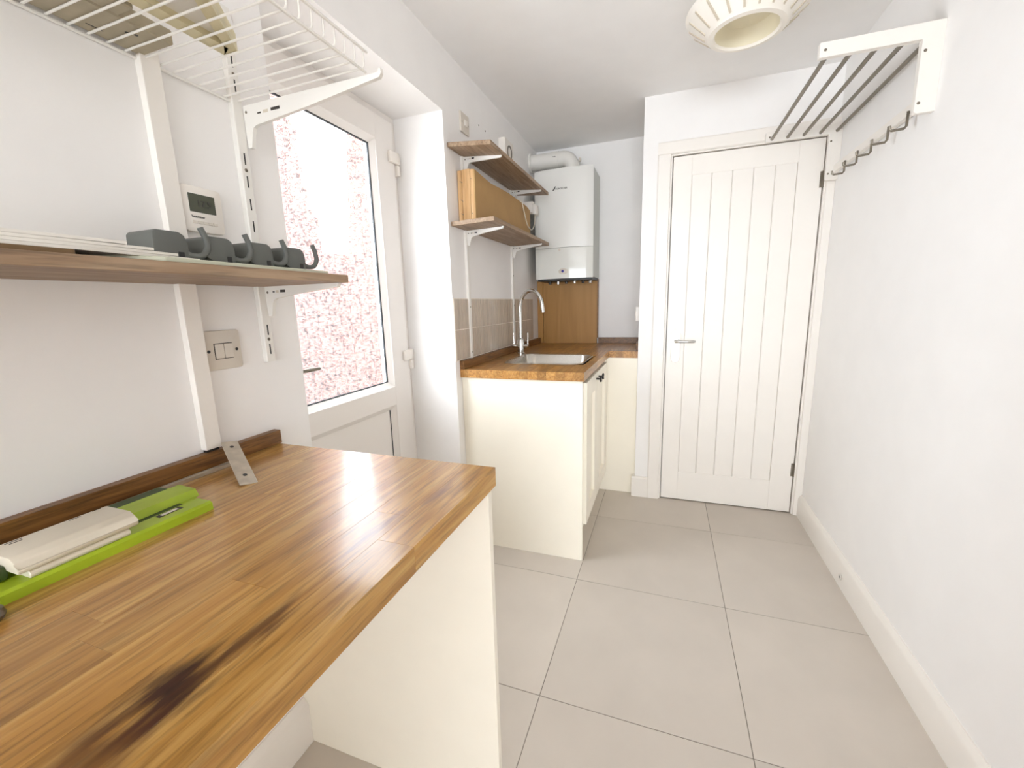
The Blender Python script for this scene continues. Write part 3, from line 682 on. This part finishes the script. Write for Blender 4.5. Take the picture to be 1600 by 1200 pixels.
# things lying on the wooden shelf
ST = 1.298
tag(part('plastic_board', prism([(-.700, .765), (-.686, .43), (-.735, .36), (-.90, .36), (-.90, .765)], 'z', ST, ST+.007, .001), PALEG), 'pale green board lying flat on the long shelf under grey hook rail', 'board')
tag(part('brown_folder', prism([(-.690, .33), (-.683, -.1), (-.90, -.1), (-.90, .33)], 'z', ST, ST+.0065), BROWN), 'brown card folder lying under the papers on the long shelf', 'folder')
for k in range(4):
    z = ST+.0072+.0046*k; e = .50-.035*k
    tag(part('paper_bundle', prism([(-.715+.004*k, e), (-.694-.003*k, .34-.02*k), (-.70, -.15), (-.91, -.15), (-.91, e)], 'z', z, z+.004, .0005), PAPER),
        ('lowest white paper bundle of the stack on the long shelf', 'white paper bundle second from bottom of the stack on the long shelf', 'white paper bundle second from top of the stack on the long shelf', 'topmost white paper bundle of the stack on the long shelf')[k], 'paper', 'paper bundles on the long shelf')
hr = thing('hook_rail', (-.80, .64, ST+.007), 'grey plastic broom-holder rail with four clips and upturned hooks on shelf', 'hook rail')
part('base_strip', box(-.845, -.775, .468, .800, ST+.007, ST+.011, .001), GREYD, hr)
for k in range(4):
    y = .470+.085*k; x0, x1 = -.842, -.775; zb = ST+.011
    bl = part('clip', prism([(y, zb+.012), (y+.002, zb+.044), (y+.007, zb+.049), (y+.044, zb+.049), (y+.052, zb+.044), (y+.056, zb+.030), (y+.056, zb), (y+.022, zb)], 'x', x0, x1, .003, 2), GREYP, hr, smooth=True)
    part('clip_recess', box(x1-.002, x1+.0006, y+.038, y+.047, zb+.006, zb+.016), DARK, bl)
    part('clip_mouth', box(x0+.01, x1-.01, y+.054, y+.062, zb+.004, zb+.030, .002), GREYD, bl)
    hk = smoothpts([(x1-.008, y+.048, zb+.018), (x1-.003, y+.064, zb+.011), (x1-.002, y+.080, zb+.014), (x1-.002, y+.090, zb+.028), (x1-.003, y+.089, zb+.046), (x1-.004, y+.083, zb+.062)], 4)
    part('hook', tube(hk, .0052, 10), GREYP, bl, smooth=True)

# ================================================================= ON THE NEAR WORKTOP
lt = thing('lime_tray', (-.80, .33, ZN), 'lime green stepped plastic tray on the long worktop with a white device on it', 'tray')
prof = [(-.716, ZN), (-.716, ZN+.012), (-.721, ZN+.015), (-.752, ZN+.015), (-.764, ZN+.009), (-.776, ZN+.009), (-.783, ZN+.021), (-.826, ZN+.023), (-.836, ZN+.018), (-.866, ZN+.010), (-.868, ZN)]
bm = prism(prof, 'y', .200, .456)
for v_ in bm.verts:                      # the back ridge reaches a little further
    if v_.co.y > .4 and v_.co.x < -.77: v_.co.y += .018
part('shell', bm, LIME, lt)
part('dark_groove', box(-.862, -.838, .30, .462, ZN+.010, ZN+.0186), M('dark_green_plastic', (58, 78, 30), .5, vary=.2), lt)
part('dark_groove', box(-.7755, -.7645, .36, .44, ZN+.0088, ZN+.0097), MATS['dark_green_plastic'], lt)
part('sticker', box(-.749, -.738, .388, .424, ZN+.0147, ZN+.0154), INK, lt)
part('sticker_strip', box(-.747, -.740, .394, .418, ZN+.0153, ZN+.0157), PAPER, lt)
wd = thing('white_device', (-.76, .29, ZN+.015), 'ivory plastic device with rounded lid resting on the lime tray', 'device')
def lid(x0, x1, z0, z1, r=.012):
    return [(x0, z0), (x1, z0), (x1+.003, z0+(z1-z0)*.35), (x1, z1-r), (x1-.004, z1-r*.4), (x1-r, z1), (x0+r, z1), (x0+.003, z1-r*.5), (x0, z1-r)]
part('base', prism(lid(-.800, -.724, ZN+.0148, ZN+.027, .003), 'y', .236, .342, .001), IVORY, wd)
part('lid', prism(lid(-.804, -.720, ZN+.026, ZN+.046, .014), 'y', .226, .352, .002, 2), IVORY, wd, smooth=True)
for (x, y, a) in ((-.785, .250, .016), (-.785, .312, .013), (-.788, .338, .010), (-.779, .250, .012)): part('moulded_line', box(x-.0006, x+.0006, y-a/2, y+a/2, ZN+.0458, ZN+.0464), INK, wd)
part('end_cap', box(-.800, -.745, .196, .228, ZN+.0150, ZN+.034, .005, 2), MATS['dark_green_plastic'], wd, smooth=True)
mr_ = thing('metal_rail', (-.885, .4, ZN), 'thin grey metal rail along the upstand with a paint-flecked end plate', 'rail')
part('bar', prism([(-.893, ZN+.0002), (-.882, ZN+.0002), (-.882, ZN+.007), (-.885, ZN+.009), (-.890, ZN+.009), (-.893, ZN+.007)], 'y', -.3, .622), ALU, mr_)
a = Vector((-.750, .550, ZN+.001)); b_ = Vector((-.898, .628, ZN+.048)); d = (b_-a).normalized(); side = Vector((.05, .95, 0)); side = (side-d*side.dot(d)).normalized(); nn = d.cross(side)
R = Matrix((d, side, nn)).transposed().to_4x4(); R.translation = (a+b_)/2; ln = (b_-a).length
ep_ = part('end_plate', xform(box(-ln/2, ln/2, -.0155, .0155, -.0015, .0015, .0006), R), METALP, mr_, label='paint-flecked flat end plate')
for u in (-.055, .062): part('hole', xform(lathe([(0, -.0021), (.004, -.0021), (.004, .0021), (0, .0021)], (u, 0, 0), 12), R), DARK, ep_)
kb = thing('cabinet_knob', (-.695, .185, ZN), 'small dark metal knob lying on the long worktop beside the lime tray', 'knob')
part('head', lathe([(0, 0), (.010, .001), (.0135, .007), (.012, .014), (.006, .018), (0, .019)], (-.690, .188, ZN), 20), NICK, kb, smooth=True)
part('stem', tube([(-.695, .182, ZN+.007), (-.715, .160, ZN+.007)], .0055, 10), DARK, kb, smooth=True)

# ================================================================= COAT RACK ON RIGHT WALL
cr = thing('coat_rack', (XR, 2.2, 1.77), 'white wall coat rack with five dark rods and five hooks over the plank door', 'coat rack')
for y0, y1 in ((1.795, 1.815), (2.592, 2.612)):
    poly = [(.436, 1.978), (.703, 1.978), (.703, 1.776), (.708, 1.771), (XR, 1.771), (XR, 2.022), (.436, 2.022)]
    f = part('end_frame', prism(poly, 'y', y0, y1, .001), GLOSS, cr)
    for x, z in ((.452, 1.999), (.712, 1.945), (.712, 1.80)):
        part('screw', lathe([(0, -.001), (.003, -.001), (.0045, 0)], (x, y0, z), 12, 'y'), NICK, f)
for x in (.462, .530, .598, .666, .733): part('rod', tube([(x, 1.808, 1.990), (x, 2.600, 1.990)], .0073, 14), NICK, cr, smooth=True, label='dark metal rod')
rl = part('hook_board', box(.732, .752, 1.812, 2.595, 1.803, 1.835, .001), GLOSS, cr)
for k in range(5):
    y = 1.895+.134*k
    hk = new()
    pth = [(.728, 1.812), (.728, 1.768), (.722, 1.760), (.690, 1.758), (.684, 1.762), (.682, 1.774)]
    for w0 in (0,):
        tube([(p[0], y, p[1]) for p in pth], .0042, 8, hk)
    part('hook', hk, NICK, cr, smooth=True, label='dark bent metal hook')

# ================================================================= CEILING LIGHT
LC = (.240, 1.968)
cl = thing('ceiling_light', (LC[0], LC[1], 2.17), 'ivory ribbed drum ceiling light with open round bottom', 'ceiling light')
part('rose', lathe([(0, 2.30), (.10, 2.30), (.10, 2.27), (0, 2.27)], (*LC, 0), 32), SHADE, cl)
R0, R1, Z0, Z1 = .118, .205, 2.185, 2.262
part('shade', lathe([(R0-.012, Z0+.004), (R0-.006, Z0-.004), (R0+.012, Z0-.002), (R0+.02, Z0+.008), (R1, Z1-.012), (R1+.006, Z1), (R1-.004, Z1+.014), (R1-.05, Z1+.03), (.10, Z1+.034)], (*LC, 0), 64), SHADE, cl, smooth=True)
part('inner_bowl', lathe([(R0-.010, Z0+.003), (R0-.018, Z0+.03), (R0-.035, Z0+.055), (0, Z0+.06)], (*LC, 0), 48), SHADEIN, cl, smooth=True)
for k in range(20):
    a = 2*math.pi*k/20+.12
    def P_(rr, z, da): return (LC[0]+rr*math.cos(a+da/rr), LC[1]+rr*math.sin(a+da/rr), z)
    ra, za, rb, zb = R0+.024, Z0+.0105, R1-.006, Z1-.0175
    bm = new(); q = []
    for rr, z in ((ra, za), (rb, zb)):
        for da in (-.0035, .0035):
            q.append(bm.verts.new(P_(rr, z-.0035, da))); q.append(bm.verts.new(P_(rr, z+.006, da)))
    for f in ((0, 2, 6, 4), (1, 5, 7, 3), (0, 1, 3, 2), (4, 6, 7, 5), (0, 4, 5, 1), (2, 3, 7, 6)): bm.faces.new([q[i] for i in f])
    part('rib', bm, SHADEG, cl)
